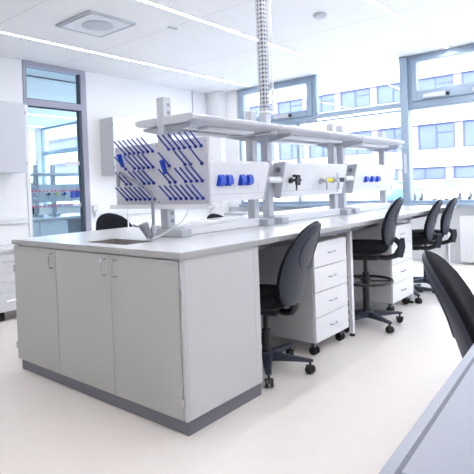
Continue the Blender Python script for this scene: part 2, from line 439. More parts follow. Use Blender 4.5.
# ------------------------------------------------------------------ pedestals
def pedestal(label, loc, group=None, w=.485, h=.70, n=4, d=.55):
    t = thing('drawer_pedestal', label, 'drawer unit', loc, 0, group)
    FRs = FR[t.name]; FR[t.name] = Matrix.Identity(4)
    z0 = .095
    MB().box(-w / 2, w / 2, .02, d, z0, z0 + h, .002, 1).build('body', M['carcass'], t)
    dh = h / n
    for i in range(n):
        dr = MB().box(-w / 2 + .001, w / 2 - .001, 0, .0195, z0 + i * dh + .002, z0 + (i + 1) * dh - .002, .002, 1).build('drawer', M['white'], t)
        zc = z0 + (i + .52) * dh
        MB().tube([(-.045, -.0005, zc), (-.04, -.018, zc), (.04, -.018, zc), (.045, -.0005, zc)], .0042, 6).build('handle', M['steel'], dr)
    for sx in (-1, 1):
        for yy in (.05, d - .05):
            b = MB(); cx = sx * (w / 2 - .05)
            b.box(cx - .02, cx + .02, yy - .012, yy + .012, .05, .0945)
            c = b.build('caster', M['caster'], t)
            for s2 in (-1, 1):
                wh = MB(); wh.cyl((cx + s2 * .012, yy, .0305), (cx + s2 * .026, yy, .0305), .030, n=18); wh.build('wheel', M['rubber'], c)
    FR[t.name] = FRs
    return t
pa = pedestal('white four-drawer pedestal on casters beside the nearest chair', (1.573, .07, 0), 'drawer pedestals under the island')
pb = place(copy_tree(pa), (2.935, .07, 0), 0, 'white four-drawer pedestal on casters just beyond the foot-ring stool', 'drawer pedestals under the island')

# ------------------------------------------------------------------ media row
YC = .70
def post(x, label, bs=0, top=1.80):
    t = thing('support_post', label, 'post', (x, YC, .90))
    b = MB(); b.box(x - .034, x + .034, YC - .034, YC + .034, .951, top, .004, 1)
    u = b.build('upright', M['post'], t)
    z = .99
    while x < 1 and z < top - .03:
        MB().box(x - .004, x + .020, YC - .0355, YC - .0342, z, z + .022).build('slot', M['mgrey'], u); z += .05
    b = MB(); b.box(x - .045, x + .045, YC - .17, YC + .17, .9005, .95, .004, 1); b.build('foot', M['post'], t)
    b = MB(); b.box(x + min(bs, 0) - .012, x + .012, YC - .25, YC + .20, 1.600, 1.6145, .003, 1)
    b.prism([(YC - .25, 1.60), (YC + .20, 1.60), (YC + .05, 1.565), (YC - .05, 1.565)], 'x', x - .004, x + .004)
    b.build('shelf_bracket', M['post'], t)
    return t
PX = [.565, 1.485, 1.685, 2.80, 2.99, 4.03]
PL = ['grey steel post nearest the camera, behind the blue-peg rack', 'grey post at the end of the blue-socket panel', 'white post carrying the perforated ceiling column',
      'grey post behind the yellow and black taps', 'pale post at the start of the farthest socket panel', 'farthest pale post, near the window mullion']
for x, l in zip(PX, PL): post(x, l, {1.485: -.06, 4.03: -.12}.get(x, 0))

# perforated ceiling column
t = thing('perforated_column', 'perforated grey steel column rising from a post to the ceiling', 'column', (1.685, YC, 1.801))
def perf(b, P, w, z0, z1, nx, cell):
    # plate with staggered diamond openings, P(u, z) -> point
    nz = int((z1 - z0) / cell); cw = w / nx; ch = (z1 - z0) / nz
    for i in range(nx):
        for j in range(nz):
            u0, v0 = -w / 2 + i * cw, z0 + j * ch
            k = .10
            out = [(u0, v0), (u0 + cw / 2, v0), (u0 + cw, v0), (u0 + cw, v0 + ch / 2), (u0 + cw, v0 + ch), (u0 + cw / 2, v0 + ch), (u0, v0 + ch), (u0, v0 + ch / 2)]
            c = (u0 + cw / 2, v0 + ch / 2)
            inn = [(c[0] + (p[0] - c[0]) * (.38 if q % 2 == 0 else .74), c[1] + (p[1] - c[1]) * (.38 if q % 2 == 0 else .74)) for q, p in enumerate(out)]
            A = [b.bm.verts.new(P(*p)) for p in out]; B = [b.bm.verts.new(P(*p)) for p in inn]
            for q in range(8): b.bm.faces.new((A[q], A[(q + 1) % 8], B[(q + 1) % 8], B[q]))
hw = .034
b = MB(); z0c, z1c = 1.802, H - .002
for s in (-1, 1):
    perf(b, lambda u, v, s=s: (1.685 + s * hw, YC + u, v), 2 * hw, z0c, z1c, 2, .034)
    perf(b, lambda u, v, s=s: (1.685 + u, YC + s * hw, v), 2 * hw, z0c, z1c, 2, .034)
b.build('perforated_channel', M['post'], t)
MB().box(1.685 - .026, 1.685 + .026, YC - .026, YC + .026, 1.8205, H - .003).build('dark_core', M['seal'], t)  # dark core added so the holes look shaded inside
MB().box(1.685 - .05, 1.685 + .05, YC - .05, YC + .05, 1.8015, 1.82, .004, 1).build('base_plate', M['white'], t)
b = MB(); b.tube([(1.74, YC - .045, 1.82), (1.742, YC - .045, 2.4), (1.74, YC - .045, H - .003)], .009, 8); b.build('cable_tube', M['white'], t)

# shelves
def shelf(x0, x1, label):
    t = thing('reagent_shelf', label, 'shelf', ((x0 + x1) / 2, YC, 1.6))
    for s in (-1, 1):
        a, c = YC + s * .038, YC + (.235 if s > 0 else -.31)
        pts = [(a, 1.618), (a, 1.668), (c - s * .03, 1.668), (c - s * .008, 1.662), (c, 1.650), (c - s * .008, 1.634), (c - s * .05, 1.622), (c - s * .10, 1.616)]
        MB().prism(pts, 'x', x0, x1).build('shelf_board', M['lgrey'], t)
        MB().box(x0 + .27, x1 - .14, min(a + s * .05, a + s * .14), max(a + s * .05, a + s * .14), 1.594, 1.6155, .006).build('lamp_housing', M['white'], t)
    return t
shelf(.515, 1.44, 'nearest double-sided grey shelf, above the blue-peg rack')
shelf(1.47, 2.83, 'middle double-sided white shelf, right of the perforated ceiling column')
shelf(2.86, 3.95, 'farthest white shelf, above the three small blue sockets')

# service panels
def yface(z): return YC - (.085 + (z - 1.105) / .285 * .065)
def panel(x0, x1, label):
    t = thing('service_panel', label, 'service panel', ((x0 + x1) / 2, YC, 1.1))
    hb, htp = .085, .15
    gi = .0365
    for sg in (-1, 1):
        MB().prism([(YC + sg * hb, 1.105), (YC + sg * htp, 1.372), (YC + sg * (htp - .01), 1.392), (YC + sg * gi, 1.392), (YC + sg * gi, 1.105)], 'x', x0 + .012, x1 - .012).build('wing', M['white'], t)
        for xa, xb in ((x0, x0 + .0115), (x1 - .0115, x1)):
            MB().prism([(YC + sg * (hb + .006), 1.098), (YC + sg * (htp + .006), 1.398), (YC + sg * gi, 1.398), (YC + sg * gi, 1.098)], 'x', xa, xb).build('end_plate', M['lgrey'], t)
    MB().box(x0 + .12, x1 - .14, YC - gi + .0002, YC + gi - .0002, 1.2, 1.3).build('spine_box', M['lgrey'], t)
    for k in (0, 1):
        b = MB(); zz = (1.155, 1.335)[k]
        b.box(x0 + .012, x1 - .012, yface(zz) - .0012, yface(zz) + .003, zz, zz + .004)
        b.build('seam', M['mgrey'], t)
    return t
NP = Vector((0, -.285, -.065)).normalized()      # outward normal of the sloped face (towards the aisle)
def on_face(x, z, d=0):
    return Vector((x, yface(z), z)) + Vector((0, -.9745, -.2224)) * -0 + Vector((0, -.9745, .2224)) * 0 + Vector((0, -.975, -.222)) * d
def socket(t, x, z, w=.062, h=.072):
    b = MB(); y = yface(z)
    b.box(x - w / 2, x + w / 2, y - .012, y + .01, z - h / 2, z + h / 2, .006)
    o = b.build('socket', M['blue'], t)
    b = MB()
    pr = [(y - .012, z - h * .40), (y - .034, z - h * .36), (y - .038, z + h * .1), (y - .026, z + h * .42), (y - .012, z + h * .5)]
    b.prism(pr, 'x', x - w * .44, x + w * .44)
    b.build('flap_cover', M['blue'], o)
p1 = panel(.61, 1.52, 'service panel with four blue flap sockets, next to the blue-peg rack')
for x in (.955, 1.04, 1.19, 1.275): socket(p1, x, 1.255, .06, .08)
b = MB()
b.bm.free()
for x in (1.115, 1.40): MB().box(x - .001, x + .001, yface(1.25) - .002, yface(1.25), 1.165, 1.33).build('cover_joint', M['lgrey'], p1)
p2 = panel(1.73, 2.83, 'service panel carrying the black and the yellow laboratory taps')
def tap(parent, x, z, knob, handle_mat, label, style):
    y = yface(z)
    b = MB(); b.cyl((x, y + .004, z), (x, y - .018, z), .026, n=18); b.cyl((x, y - .018, z), (x, y - .07, z), .013, n=12)
    b.tube([(x, y - .06, z), (x, y - .066, z - .04), (x, y - .062, z - .085)], [.011, .0085, .007], 10)
    if style == 'wheel': b.cyl((x - .02, y - .05, z + .035), (x + .022, y - .05, z + .035), .012, n=12)
    o = b.build('tap', M['steel'] if style != 'wheel' else M['black'], parent); o['label'] = label
    k = MB()
    if style == 'wheel':
        for a in range(6):
            k.ball((x + .034 * math.cos(a * PI / 3), y - .078, z + .034 * math.sin(a * PI / 3)), .015, 8)
        k.cyl((x, y - .088, z), (x, y - .068, z), .03, n=18)
    else:
        k.cyl((x + .018, y - .05, z + .002), (x + .10, y - .058, z + .004), .018, .022, 14)
        k.cyl((x + .012, y - .05, z + .002), (x + .018, y - .05, z + .002), .010, n=10)
    k.build('handle', handle_mat, o)
    if style == 'lever':
        MB().cyl((x - .065, y - .055, z + .004), (x - .012, y - .052, z + .002), .008, .01, 10).build('spout', M['mgrey'], o)
    if style == 'tall':
        MB().tube([(x - .01, y - .06, z + .07), (x - .012, y - .062, z), (x - .02, y - .06, z - .11)], .008, 8).build('spout', M['lgrey'], o)
    return o
tap(p2, 1.845, 1.245, 'r', M['black'], 'black lobed gas tap', 'wheel')
tap(p2, 2.355, 1.235, 'y', M['yellow'], 'tap with yellow handle', 'lever')
tap(p2, 2.58, 1.235, 'b', M['black'], 'tap with black handle', 'tall')
for x in (1.785, 2.2, 2.66): MB().box(x, x + .002, yface(1.25) - .002, yface(1.25), 1.16, 1.335).build('cover_joint', M['lgrey'], p2)
p3 = panel(3.03, 4.07, 'farthest service panel, with three small blue sockets')
for x in (3.30, 3.45, 3.59): socket(p3, x, 1.24, .07, .065)
# pipe ends between the panels
def pipe(xe, ln, label):
    t = thing('pipe_stub', label, 'pipe', (xe, YC - .1, 1.25))
    yc = YC - .095
    MB().tube([(xe - ln, yc, 1.252), (xe - .0005, yc, 1.252)], .027, 14).build('pipe', M['white'], t)
    MB().ball((xe - ln, yc, 1.252), .0275, 10).build('end_cap', M['lgrey'], t)
    MB().cyl((xe - .009, YC - .085, 1.335), (xe - .0005, YC - .085, 1.335), .022, n=16).build('sealing_plug', M['mgrey'], t)
pipe(1.73, .17, 'short white pipe stub on the end plate of the tap panel')
pipe(3.03, .16, 'short white pipe stub on the end plate of the three-socket panel')
# low spine channels between the feet
def spine(x0, x1, label):
    t = thing('spine_channel', label, 'channel', ((x0 + x1) / 2, .72, .90))
    MB().box(x0, x1, .60, .88, .9005, .955, .004, 1).build('body', M['white'], t)
    MB().box(x0 + .002, x1 - .002, .605, .875, .9555, .958).build('lid', M['white'], t)
spine(.615, 1.435, 'low white channel on the worktop between the first two posts')
spine(1.735, 2.75, 'low white channel on the worktop below the tap panel')
spine(3.04, 3.98, 'low white channel on the worktop below the three-socket panel')

# ------------------------------------------------------------------ drying rack
t = thing('drying_rack', 'grey drying board full of blue pegs above the sink', 'drying rack', (.50, YC, 1.10))
MB().box(.494, .508, .257, 1.137, 1.10, 1.507, .002, 1).build('board', M['lgrey'], t)
b = MB(); b.box(.455, .4935, .235, 1.16, 1.085, 1.098, .002, 1); b.box(.452, .4548, .235, 1.16, 1.085, 1.112); b.box(.494, .508, .235, 1.16, 1.085, 1.0995)
b.build('drip_tray', M['white'], t)
b = MB(); b.box(.5085, .530, YC - .06, YC + .06, 1.2, 1.26); b.box(.5085, .530, YC - .06, YC + .06, 1.40, 1.46); b.build('mounting_bracket', M['post'], t)
cols = [.305 + .0465 * i for i in range(7)] + [.735 + .0465 * i for i in range(7)]
rows = [1.455, 1.352, 1.249, 1.146]
skip = {(1, 4), (2, 4), (1, 5), (1, 12), (2, 11), (1, 1)}
for i, z in enumerate(rows):
    for j, y in enumerate(cols):
        if (i, j) in skip: continue
        b = MB(); b.tube([(.493, y, z), (.482, y, z + .005), (.396, y, z + .082)], [.0055, .0055, .0046], 8)
        b.ball((.486, y, z), .011, 8)
        b.build('peg', M['navy'], t)
for y, z in ((1.045, 1.40), (.62, 1.335)):
    b = MB(); b.tube([(.486, y, z - .03), (.455, y, z + .055)], [.013, .017], 12)
    o = b.build('wide_peg', M['blue'], t); o['label'] = 'wide tubular blue peg'
for y in (.275, .7, 1.118):
    for z in (1.125, 1.485): MB().cyl((.4925, y, z), (.4938, y, z), .006, n=10).build('screw', M['mgrey'], t)
b = MB(); b.tube([(.475, .99, 1.0845), (.46, .98, 1.04), (.44, .95, .985), (.40, .90, .94)], .004, 6); b.build('drain_hose', M['hose'], t)
b = MB(); b.tube([(.475, .42, 1.0845), (.47, .43, 1.05), (.455, .47, 1.0), (.43, .54, .955), (.40, .59, .925), (.35, .62, .906)], .005, 8); b.build('drain_hose', M['hose'], t)

# ------------------------------------------------------------------ tap
bx, by = .41, .665
t = thing('swan_neck_tap', 'grey swan-neck tap standing beside the sink', 'tap', (bx, by, .90))
b = MB(); b.lathe([(.03, .9005), (.03, .91), (.019, .916), (.017, .97), (.012, .985), (.004, .986)], (bx, by), 18); b.build('base', M['steel'], t)
def bez(p, n=8):
    p = [Vector(q) for q in p]; r = []
    for i in range(n + 1):
        s = i / n; r.append(p[0] * (1 - s) ** 2 + p[1] * 2 * s * (1 - s) + p[2] * s * s)
    return r
pts = [(bx, by, .98), (bx, by, 1.14)] + bez([(bx, by, 1.15), (bx, by, 1.185), (bx, by + .03, 1.20)], 5) + [(bx, by + .17, 1.27), (bx, by + .27, 1.312)] + bez([(bx, by + .29, 1.32), (bx, by + .325, 1.333), (bx, by + .335, 1.30)], 6) + [(bx, by + .336, 1.285)]
MB().tube(pts, .0095, 12).build('spout', M['mgrey'], t)
b = MB(); b.tube([(bx, by + .336, 1.29), (bx, by + .336, 1.275), (bx, by + .338, 1.24), (bx, by + .338, 1.232)], [.0135, .0145, .0105, .008], 12); b.build('nozzle', M['steel'], t)
b = MB(); b.tube([(bx - .03, by + .005, .915), (bx - .045, by + .025, .965), (bx - .052, by + .033, .99), (bx - .054, by + .036, 1.0)], [.022, .027, .032, .026], 16); b.build('valve_body', M['mgrey'], t)
b = MB(); b.tube([(bx - .05, by + .05, .985), (bx - .05, by + .10, .978), (bx - .05, by + .135, .985)], [.006, .006, .007], 8); b.build('lever', M['chrome'], t)

# ------------------------------------------------------------------ chairs
def lerp_tab(tab, t):
    for (a, va), (c, vc) in zip(tab, tab[1:]):
        if a <= t <= c: return va + (vc - va) * (t - a) / (c - a)
    return tab[-1][1]
WT = [(0, .05), (.02, .10), (.06, .145), (.14, .18), (.3, .208), (.5, .212), (.68, .198), (.82, .168), (.91, .13), (.965, .085), (.99, .045), (1, .015)]
TT = [(0, .3), (.03, .6), (.10, .9), (.4, 1.0), (.8, .9), (.95, .62), (1, .25)]
TS = [0, .01, .02, .04, .06, .10, .14, .2, .3, .4, .5, .6, .68, .76, .82, .87, .91, .94, .965, .98, .99, 1]
def make_chair(label, zs, zt, ring=False, lean=.12, arms_rot=.3, back=.42, cover=True):
    """swivel laboratory chair, sitting towards +Y, centre of its seat over the origin"""
    r = thing('laboratory_chair', label, 'chair')
    zb0 = zt - back; hgt = back
    def yc(t): return -.205 - lean * t - .03 * math.sin(t * PI) * -1 * .9
    def ring_pts(t, front, back, sc=1.0, n=28):
        w = lerp_tab(WT, t) * sc; th = lerp_tab(TT, t); P = []
        for k in range(n):
            a = 2 * PI * k / n
            ca, sa = math.cos(a), math.sin(a)
            x = w * math.copysign(abs(ca) ** .75, ca)
            y = (front if sa > 0 else back) * th * math.copysign(abs(sa) ** .75, sa)
            P.append((x, yc(t) + y + .9 * x * x, zb0 + hgt * t))
        return P
    MB().ringloft([ring_pts(t, .052, .004) for t in TS]).build('backrest', M['fabric'], r, 50)
    sh = MB().ringloft([ring_pts(.015 + .97 * t, -.001, .040, .975) for t in TS]).build('back_shell', M['shell'], r, 50)
    # raised dish outline on the shell
    pts = []
    for k in range(30):
        a = 2 * PI * k / 30
        tt = .66 + .24 * math.sin(a); wv = lerp_tab(WT, tt)
        x = min(.125, wv * .72) * math.cos(a)
        fx = max(0, 1 - (abs(x) / (wv * .975)) ** (2 / .75)) ** (.75 / 2)
        pts.append((x, yc(tt) - .0405 * lerp_tab(TT, tt) * fx + .9 * x * x - .0005, zb0 + hgt * tt))
    MB().tube(pts, .005, 6, closed=True).build('shell_ridge', M['shell'], sh)
    # seat
    def plan(sc, z, n=32):
        P = []
        for k in range(n):
            a = 2 * PI * k / n; ca, sa = math.cos(a), math.sin(a)
            P.append((.225 * sc * math.copysign(abs(ca) ** .62, ca), .02 + .215 * sc * math.copysign(abs(sa) ** .62, sa), z - (.012 * (1 - abs(ca)) if sa > 0 else 0) * sc))
        return P
    MB().ringloft([plan(s, zs + dz) for s, dz in ((.80, -.075), (.93, -.070), (.985, -.055), (1, -.035), (.985, -.015), (.94, -.003), (.82, .004), (.5, .001), (.1, -.002))]).build('seat', M['fabric'], r, 50)
    MB().ringloft([plan(s, zs + dz) for s, dz in ((.5, -.10), (.72, -.095), (.82, -.078), (.82, -.0755))]).build('seat_pan', M['black'], r)
    zm = zs - .10
    b = MB(); b.box(-.07, .07, -.11, .10, zm - .045, zm, .012); b.build('mechanism', M['black'], r)
    b = MB(); b.tube([(.06, .02, zm - .025), (.16, .02, zm - .03), (.225, .02, zm - .045)], .006, 8); b.ball((.232, .02, zm - .047), .014, 8); b.build('lever', M['black'], r)
    # back bracket: J-shaped bar and bellows cover
    yb_ = -.275
    b = MB(); w = .03
    b.tube([(0, -.09, zm - .025), (0, -.18, zm - .03), (0, -.245, zm - .01), (0, yb_ - .012, zm + .05), (0, yb_ - .008, zm + .09), (0, yc(.15) - .03, max(zm + .12, zb0 + .06))] if cover else [(0, -.09, zm - .025), (0, -.15, zm - .028), (0, -.19, zm - .02), (0, -.205, zm + .01), (0, -.21, zm + .03), (0, -.215, zm + .05)], [.02, .022, .024, .026, .026, .02], 12)
    b.build('back_bar', M['black'], r)
    if cover:
        b = MB(); b.prism([(yb_ - .03, zm - .02), (yb_ - .05, zm + .06), (yb_ - .045, zb0 + .06), (yb_ - .01, zb0 + .06), (yb_ + .0, zm + .06), (yb_ + .01, zm - .02)], 'x', -.04, .04)
        b.build('bar_cover', M['shell'], r)
        MB().cyl((.0405, yb_ - .02, zs + .0), (.068, yb_ - .02, zs + .0), .016, n=12).build('knob', M['black'], r)
    # column
    MB().lathe([(.03, .07), (.033, .10), (.03, .13), (.028, zm - .16), (.026, zm - .15), (.016, zm - .148), (.016, zm - .046), (.005, zm - .046)], (0, 0), 18).build('gas_column', M['black'], r)
    hub = MB(); hub.lathe([(.035, .065), (.055, .075), (.058, .10), (.045, .125), (.034, .127), (.034, .07)], (0, 0), 20)
    for k in range(5):
        a = arms_rot + 2 * PI * k / 5; ca, sa = math.cos(a), math.sin(a)
        rings = []
        for (rr, hw_, z0, z1) in ((.03, .030, .07, .12), (.10, .027, .075, .115), (.22, .022, .078, .100), (.285, .020, .078, .094), (.305, .012, .079, .090)):
            rings.append([(rr * ca + s * hw_ * -sa, rr * sa + s * hw_ * ca, z) for s, z in ((-1, z0), (1, z0), (.7, z1), (-.7, z1))])
        hub.ringloft(rings)
    base = hub.build('base', M['shell'], r)
    for k in range(5):
        a = arms_rot + 2 * PI * k / 5; cx, cy = .285 * math.cos(a), .285 * math.sin(a)
        da = a + 1.1 + k * .9; ux, uy = math.cos(da), math.sin(da)
        b = MB()
        b.cyl((cx, cy, .05), (cx, cy, .0775), .008, n=8)
        for s in (-1, 1):
            b.cyl((cx + ux * s * .008, cy + uy * s * .008, .0275), (cx + ux * s * .026, cy + uy * s * .026, .0275), .027, .024, 16)
        b.prism([(cx - uy * .03 - ux * .006, cy + ux * .03 - uy * .006), (cx + uy * .03 - ux * .006, cy - ux * .03 - uy * .006), (cx + uy * .03 + ux * .006, cy - ux * .03 + uy * .006), (cx - uy * .03 + ux * .006, cy + ux * .03 + uy * .006)], 'z', .03, .052)
        b.build('caster', M['rubber'], r)
    if ring:
        zr = .375
        b = MB(); b.tube([(.215 * math.cos(2 * PI * k / 32), .215 * math.sin(2 * PI * k / 32), zr) for k in range(32)], .012, 10, closed=True)
        b.lathe([(.0305, zr - .02), (.045, zr - .02), (.045, zr + .02), (.0305, zr + .02)], (0, 0), 16)
        for k in range(3):
            a = .6 + 2 * PI * k / 3
            b.cyl((.04 * math.cos(a), .04 * math.sin(a), zr), (.21 * math.cos(a), .21 * math.sin(a), zr), .008, n=8)
        b.build('foot_ring', M['black'], r)
    return r
c1 = make_chair('l', .52, .975, lean=.17, arms_rot=-1.22 - .18, back=.53, cover=False)
place(c1, (.955, .225, 0), .18, 'nearest black chair at the island, beside the sink cabinet end panel')
c2 = make_chair('l', .70, 1.075, ring=True, lean=.10, arms_rot=-.80 - .32, back=.40)
place(c2, (2.27, .13, 0), .32, 'black stool chair with a foot ring between the two drawer pedestals')
c3 = make_chair('l', .64, 1.01, lean=.12, arms_rot=-.3, back=.41)
place(c3, (3.43, .19, 0), .3, 'black chair just past the second drawer pedestal, left of the far pair', 'far chairs at the island')
c4 = place(copy_tree(c3), (3.94, .19, 0), .3, 'farthest black chair on the aisle side, nearest the windows', 'far chairs at the island')
c5 = make_chair('l', .47, .94, lean=.19, arms_rot=.4, back=.53, cover=False)
place(c5, (.30, -1.46, 0), PI + .21, 'large black chair in the right foreground against the blue-grey bench')
c6 = place(copy_tree(c3), (1.10, 1.76, 0), PI, 'black chair behind the island, its back showing left of the tap')
c7 = make_chair('l', .47, .94, lean=.15, back=.50, cover=False)
place(c7, (2.16, 1.40, 0), PI, 'chair behind the island with only its dark top showing below the peg rack')
# ------------------------------------------------------------------ right foreground bench
BA = math.atan2(.03, .5); BO = (-1.169, -1.49, 0)
def bench_thing(name, label, cat):
    t = thing(name, label, cat, BO, BA); FR[t.name] = Matrix.Identity(4); return t
t = bench_thing('worktop', 'blue-grey bench worktop with a drip groove in the right foreground', 'worktop')
MB().box(-.13, 3.4, -.87, 0, .862, .8985, .003, 2).build('slab', M['blue_top'], t)
b = MB(); b.box(-.13, 3.4, -.0142, -.0002, .8987, .9, .0006, 1); b.box(-.13, .008, -.87, -.0143, .8987, .9, .0006, 1)
b.box(.016, 3.4, -.87, -.0190, .8987, .9, .0006, 1)
b.build('surface', M['blue_top'], t)
MB().box(.0085, 3.4, -.0188, -.0144, .8987, .8992).build('drip_groove', M['groove'], t)
for x0, x1, l in ((-.05, .8, 'pale cabinet carrying the blue-grey worktop in the right foreground'), (2.5, 3.38, 'pale cabinet under the far end of the right-hand bench')):
    t = bench_thing('bench_cabinet', l, 'cabinet'); wd = (x1 - x0) / 2
    MB().box(x0, x1, -.85, -.08, .08, .8615).build('carcass', M['carcass'], t)
    MB().box(x0 + .02, x1 - .02, -.82, -.12, 0, .079).build('plinth', M['plinth'], t)
    for k in (0, 1): MB().box(x0 + k * wd + .003, x0 + (k + 1) * wd - .003, -.0795, -.061, .085, .855, .002, 1).build('door', M['front'], t)

# ------------------------------------------------------------------ left side furniture
t = thing('mobile_drawer_bench', 'low white drawer bench with grey top at the left edge behind the island', 'drawer unit', (.35, 3.28, 0))
MB().box(-.9, 1.15, 2.99, 3.56, .655, .685, .003, 1).build('top', M['top'], t)
b = MB(); b.box(-.4, 1.10, 3.025, 3.54, .095, .654); b.build('body', M['carcass'], t)
for x0, x1 in ((-.4, .345), (.355, 1.10)):
    for i in range(3):
        dr = MB().box(x0 + .002, x1 - .002, 3.005, 3.0245, .097 + i * .186, .28 + i * .186, .002, 1).build('drawer', M['white'], t)
        xc, zc = (x0 + x1) / 2 - .1, .20 + i * .186
        MB().tube([(xc - .07, 3.0045, zc), (xc - .06, 2.985, zc), (xc + .06, 2.985, zc), (xc + .07, 3.0045, zc)], .005, 6).build('handle', M['chrome'], dr)
for x in (-.33, .56, 1.03):
    for y in (3.09, 3.46):
        b = MB(); b.cyl((x - .02, y, .0405), (x + .02, y, .0405), .04, n=16); b.box(x - .026, x + .026, y - .012, y + .012, .06, .0945); b.build('caster', M['rubber'], t)

def cupboard(x0, x1, z0, z1, label, yf=4.61):
    t = thing('wall_cupboard', label, 'cupboard', ((x0 + x1) / 2, YL, z0))
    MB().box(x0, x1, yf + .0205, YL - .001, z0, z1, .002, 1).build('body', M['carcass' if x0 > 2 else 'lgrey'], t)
    n = 2; w = (x1 - x0) / n
    for i in range(n):
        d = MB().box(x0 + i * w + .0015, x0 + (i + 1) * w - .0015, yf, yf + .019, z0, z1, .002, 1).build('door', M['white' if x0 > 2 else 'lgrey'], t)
        xh = x0 + w + (-.05 if i == 0 else .05)
        MB().tube([(xh, yf - .0005, z0 + .05), (xh, yf - .022, z0 + .055), (xh, yf - .022, z0 + .145), (xh, yf - .0005, z0 + .15)], .005, 6).build('handle', M['chrome'], d)
        for hz in (z0 + .12, z1 - .12):
            xx = x0 - .0045 if i == 0 else x1 + .0045
            MB().box(xx - .0035, xx + .0035, yf + .002, yf + .018, hz - .02, hz + .02).build('hinge', M['mgrey'], d)
cupboard(.2, 1.685, 1.50, 2.41, 'white wall cupboard at the left edge, left of the glazed partition')
cupboard(3.10, 4.05, 1.455, 2.36, 'grey-sided wall cupboard right of the glazed partition')
t = thing('wall_trunking', 'white cable trunking along the left wall, left of the glazed partition', 'trunking', (.4, YL, .85))
MB().box(-1.5, 1.83, YL - .06, YL - .001, .82, .90, .004, 1).build('body', M['white'], t)
MB().box(-1.5, 1.83, YL - .062, YL - .0605, .856, .862).build('lid_seam', M['lgrey'], t)
t = thing('wall_trunking', 'white cable trunking along the left wall behind the peg rack', 'trunking', (4.2, YL, .85))
MB().box(2.92, 5.6, YL - .06, YL - .001, .82, .90, .004, 1).build('body', M['white'], t)
MB().box(2.92, 5.6, YL - .062, YL - .0605, .856, .862).build('lid_seam', M['lgrey'], t)
t = thing('wall_socket', 'small grey-white wall box just right of the glazed partition', 'socket', (2.95, YL, .93))
MB().box(2.90, 2.99, YL - .03, YL - .001, .905, 1.0, .004, 1).build('box', M['lgrey'], t)
MB().box(2.915, 2.975, YL - .034, YL - .0305, .92, .985, .002, 1).build('cover', M['white'], t)
# window bench at left part of the facade and radiator
t = thing('window_bench', 'long pale bench along the windows beyond the island', 'bench', (5.55, 3.0, 0))
MB().box(5.30, XW - .071, 1.9, 4.33, .70, .735, .003, 1).build('top', M['post'], t)
b = MB(); b.box(5.34, XW - .08, 1.95, 4.30, .08, .699); b.build('body', M['white'], t)
b = MB(); b.box(5.37, XW - .09, 1.97, 4.28, 0, .0795); b.build('plinth', M['lgrey'], t)
t = thing('radiator', 'white flat panel radiator under the window at the right edge', 'radiator', (XW - .06, -.35, .05))
MB().box(XW - .085, XW - .055, -1.0, .315, .04, .69, .004).build('front_panel', M['white'], t)
b = MB()
for i in range(25): b.box(XW - .054, XW - .03, -.98 + i * .052, -.955 + i * .052, .06, .67)
b.build('convector_fins', M['lgrey'], t)
b = MB(); b.box(XW - .029, XW - .002, -.8, -.75, .1, .6); b.box(XW - .029, XW - .002, .05, .1, .1, .6); b.build('wall_bracket', M['mgrey'], t)

# ------------------------------------------------------------------ neighbouring laboratory
t = thing('adjacent_bench', 'pale bench seen through the glass in the neighbouring laboratory', 'bench', (3.8, 6.8, 0))
MB().box(2.2, 5.2, 6.3, 7.5, .745, .785, .003, 1).build('worktop', M['top'], t)
b = MB(); b.box(2.25, 3.35, 6.4, 7.4, .07, .744); b.box(4.3, 5.15, 6.4, 7.4, .07, .744); b.build('cabinet', M['carcass'], t)
for x0, x1 in ((2.255, 2.8), (2.81, 3.345), (4.31, 4.72), (4.73, 5.145)): MB().box(x0, x1, 6.38, 6.3995, .08, .735, .002, 1).build('door', M['white'], t)
MB().box(3.36, 4.29, 7.0, 7.03, .1, .744).build('back_panel', M['lgrey'], t)
MB().box(2.28, 5.12, 6.45, 7.35, 0, .0695).build('plinth', M['plinth'], t)
def post2(x, label):
    t = thing('support_post', label, 'post', (x, 7.0, .786))
    MB().box(x - .035, x + .035, 6.965, 7.035, .83, 1.75, .003, 1).build('upright', M['post'], t)
    MB().box(x - .05, x + .05, 6.85, 7.15, .786, .8295, .003, 1).build('foot', M['post'], t)
post2(3.10, 'white post at the pegs end of the neighbouring laboratory bench'); post2(3.45, 'white post behind the middle of the neighbouring laboratory panel'); post2(4.60, 'white post at the window end of the neighbouring laboratory panel')
t = thing('reagent_shelf', 'white shelf above the bench in the neighbouring laboratory', 'shelf', (3.5, 6.9, 1.5))
MB().box(2.4, 4.9, 6.68, 6.964, 1.545, 1.585, .01).build('shelf_board', M['lgrey'], t)
MB().box(2.4, 4.9, 7.036, 7.32, 1.545, 1.585, .01).build('shelf_board', M['lgrey'], t)
t = thing('service_panel', 'service panel with two blue sockets in the neighbouring laboratory', 'service panel', (3.5, 6.9, 1.05))
MB().prism([(6.83, 1.05), (6.78, 1.36), (6.79, 1.38), (6.96, 1.38), (6.96, 1.05)], 'x', 3.05, 4.56).build('body', M['post'], t)
for x in (3.72, 3.82):
    s = MB().box(x - .035, x + .035, 6.76, 6.80, 1.11, 1.25, .008).build('socket', M['blue'], t)
    MB().box(x - .03, x + .03, 6.735, 6.7598, 1.13, 1.245, .01).build('flap_cover', M['blue'], s)
def tp(x, c, lab):
    b = MB(); b.cyl((x, 6.81, 1.19), (x, 6.73, 1.19), .02, n=12); b.tube([(x, 6.74, 1.19), (x, 6.73, 1.13), (x, 6.735, 1.09)], .012, 8)
    o = b.build('tap', M['steel'], t); o['label'] = lab
    MB().ball((x - .01, 6.71, 1.2), .045 if c == 'car_glass' else .03, 8).build('handle', M[c], o)
tp(3.2, 'black', 'small dark tap'); tp(3.36, 'yellow', 'tap with yellow knob'); tp(3.53, 'navy', 'tap with large dark blue knob')
t = thing('drying_rack', 'small blue-peg drying rack in the neighbouring laboratory', 'drying rack', (2.99, 7.0, .786))
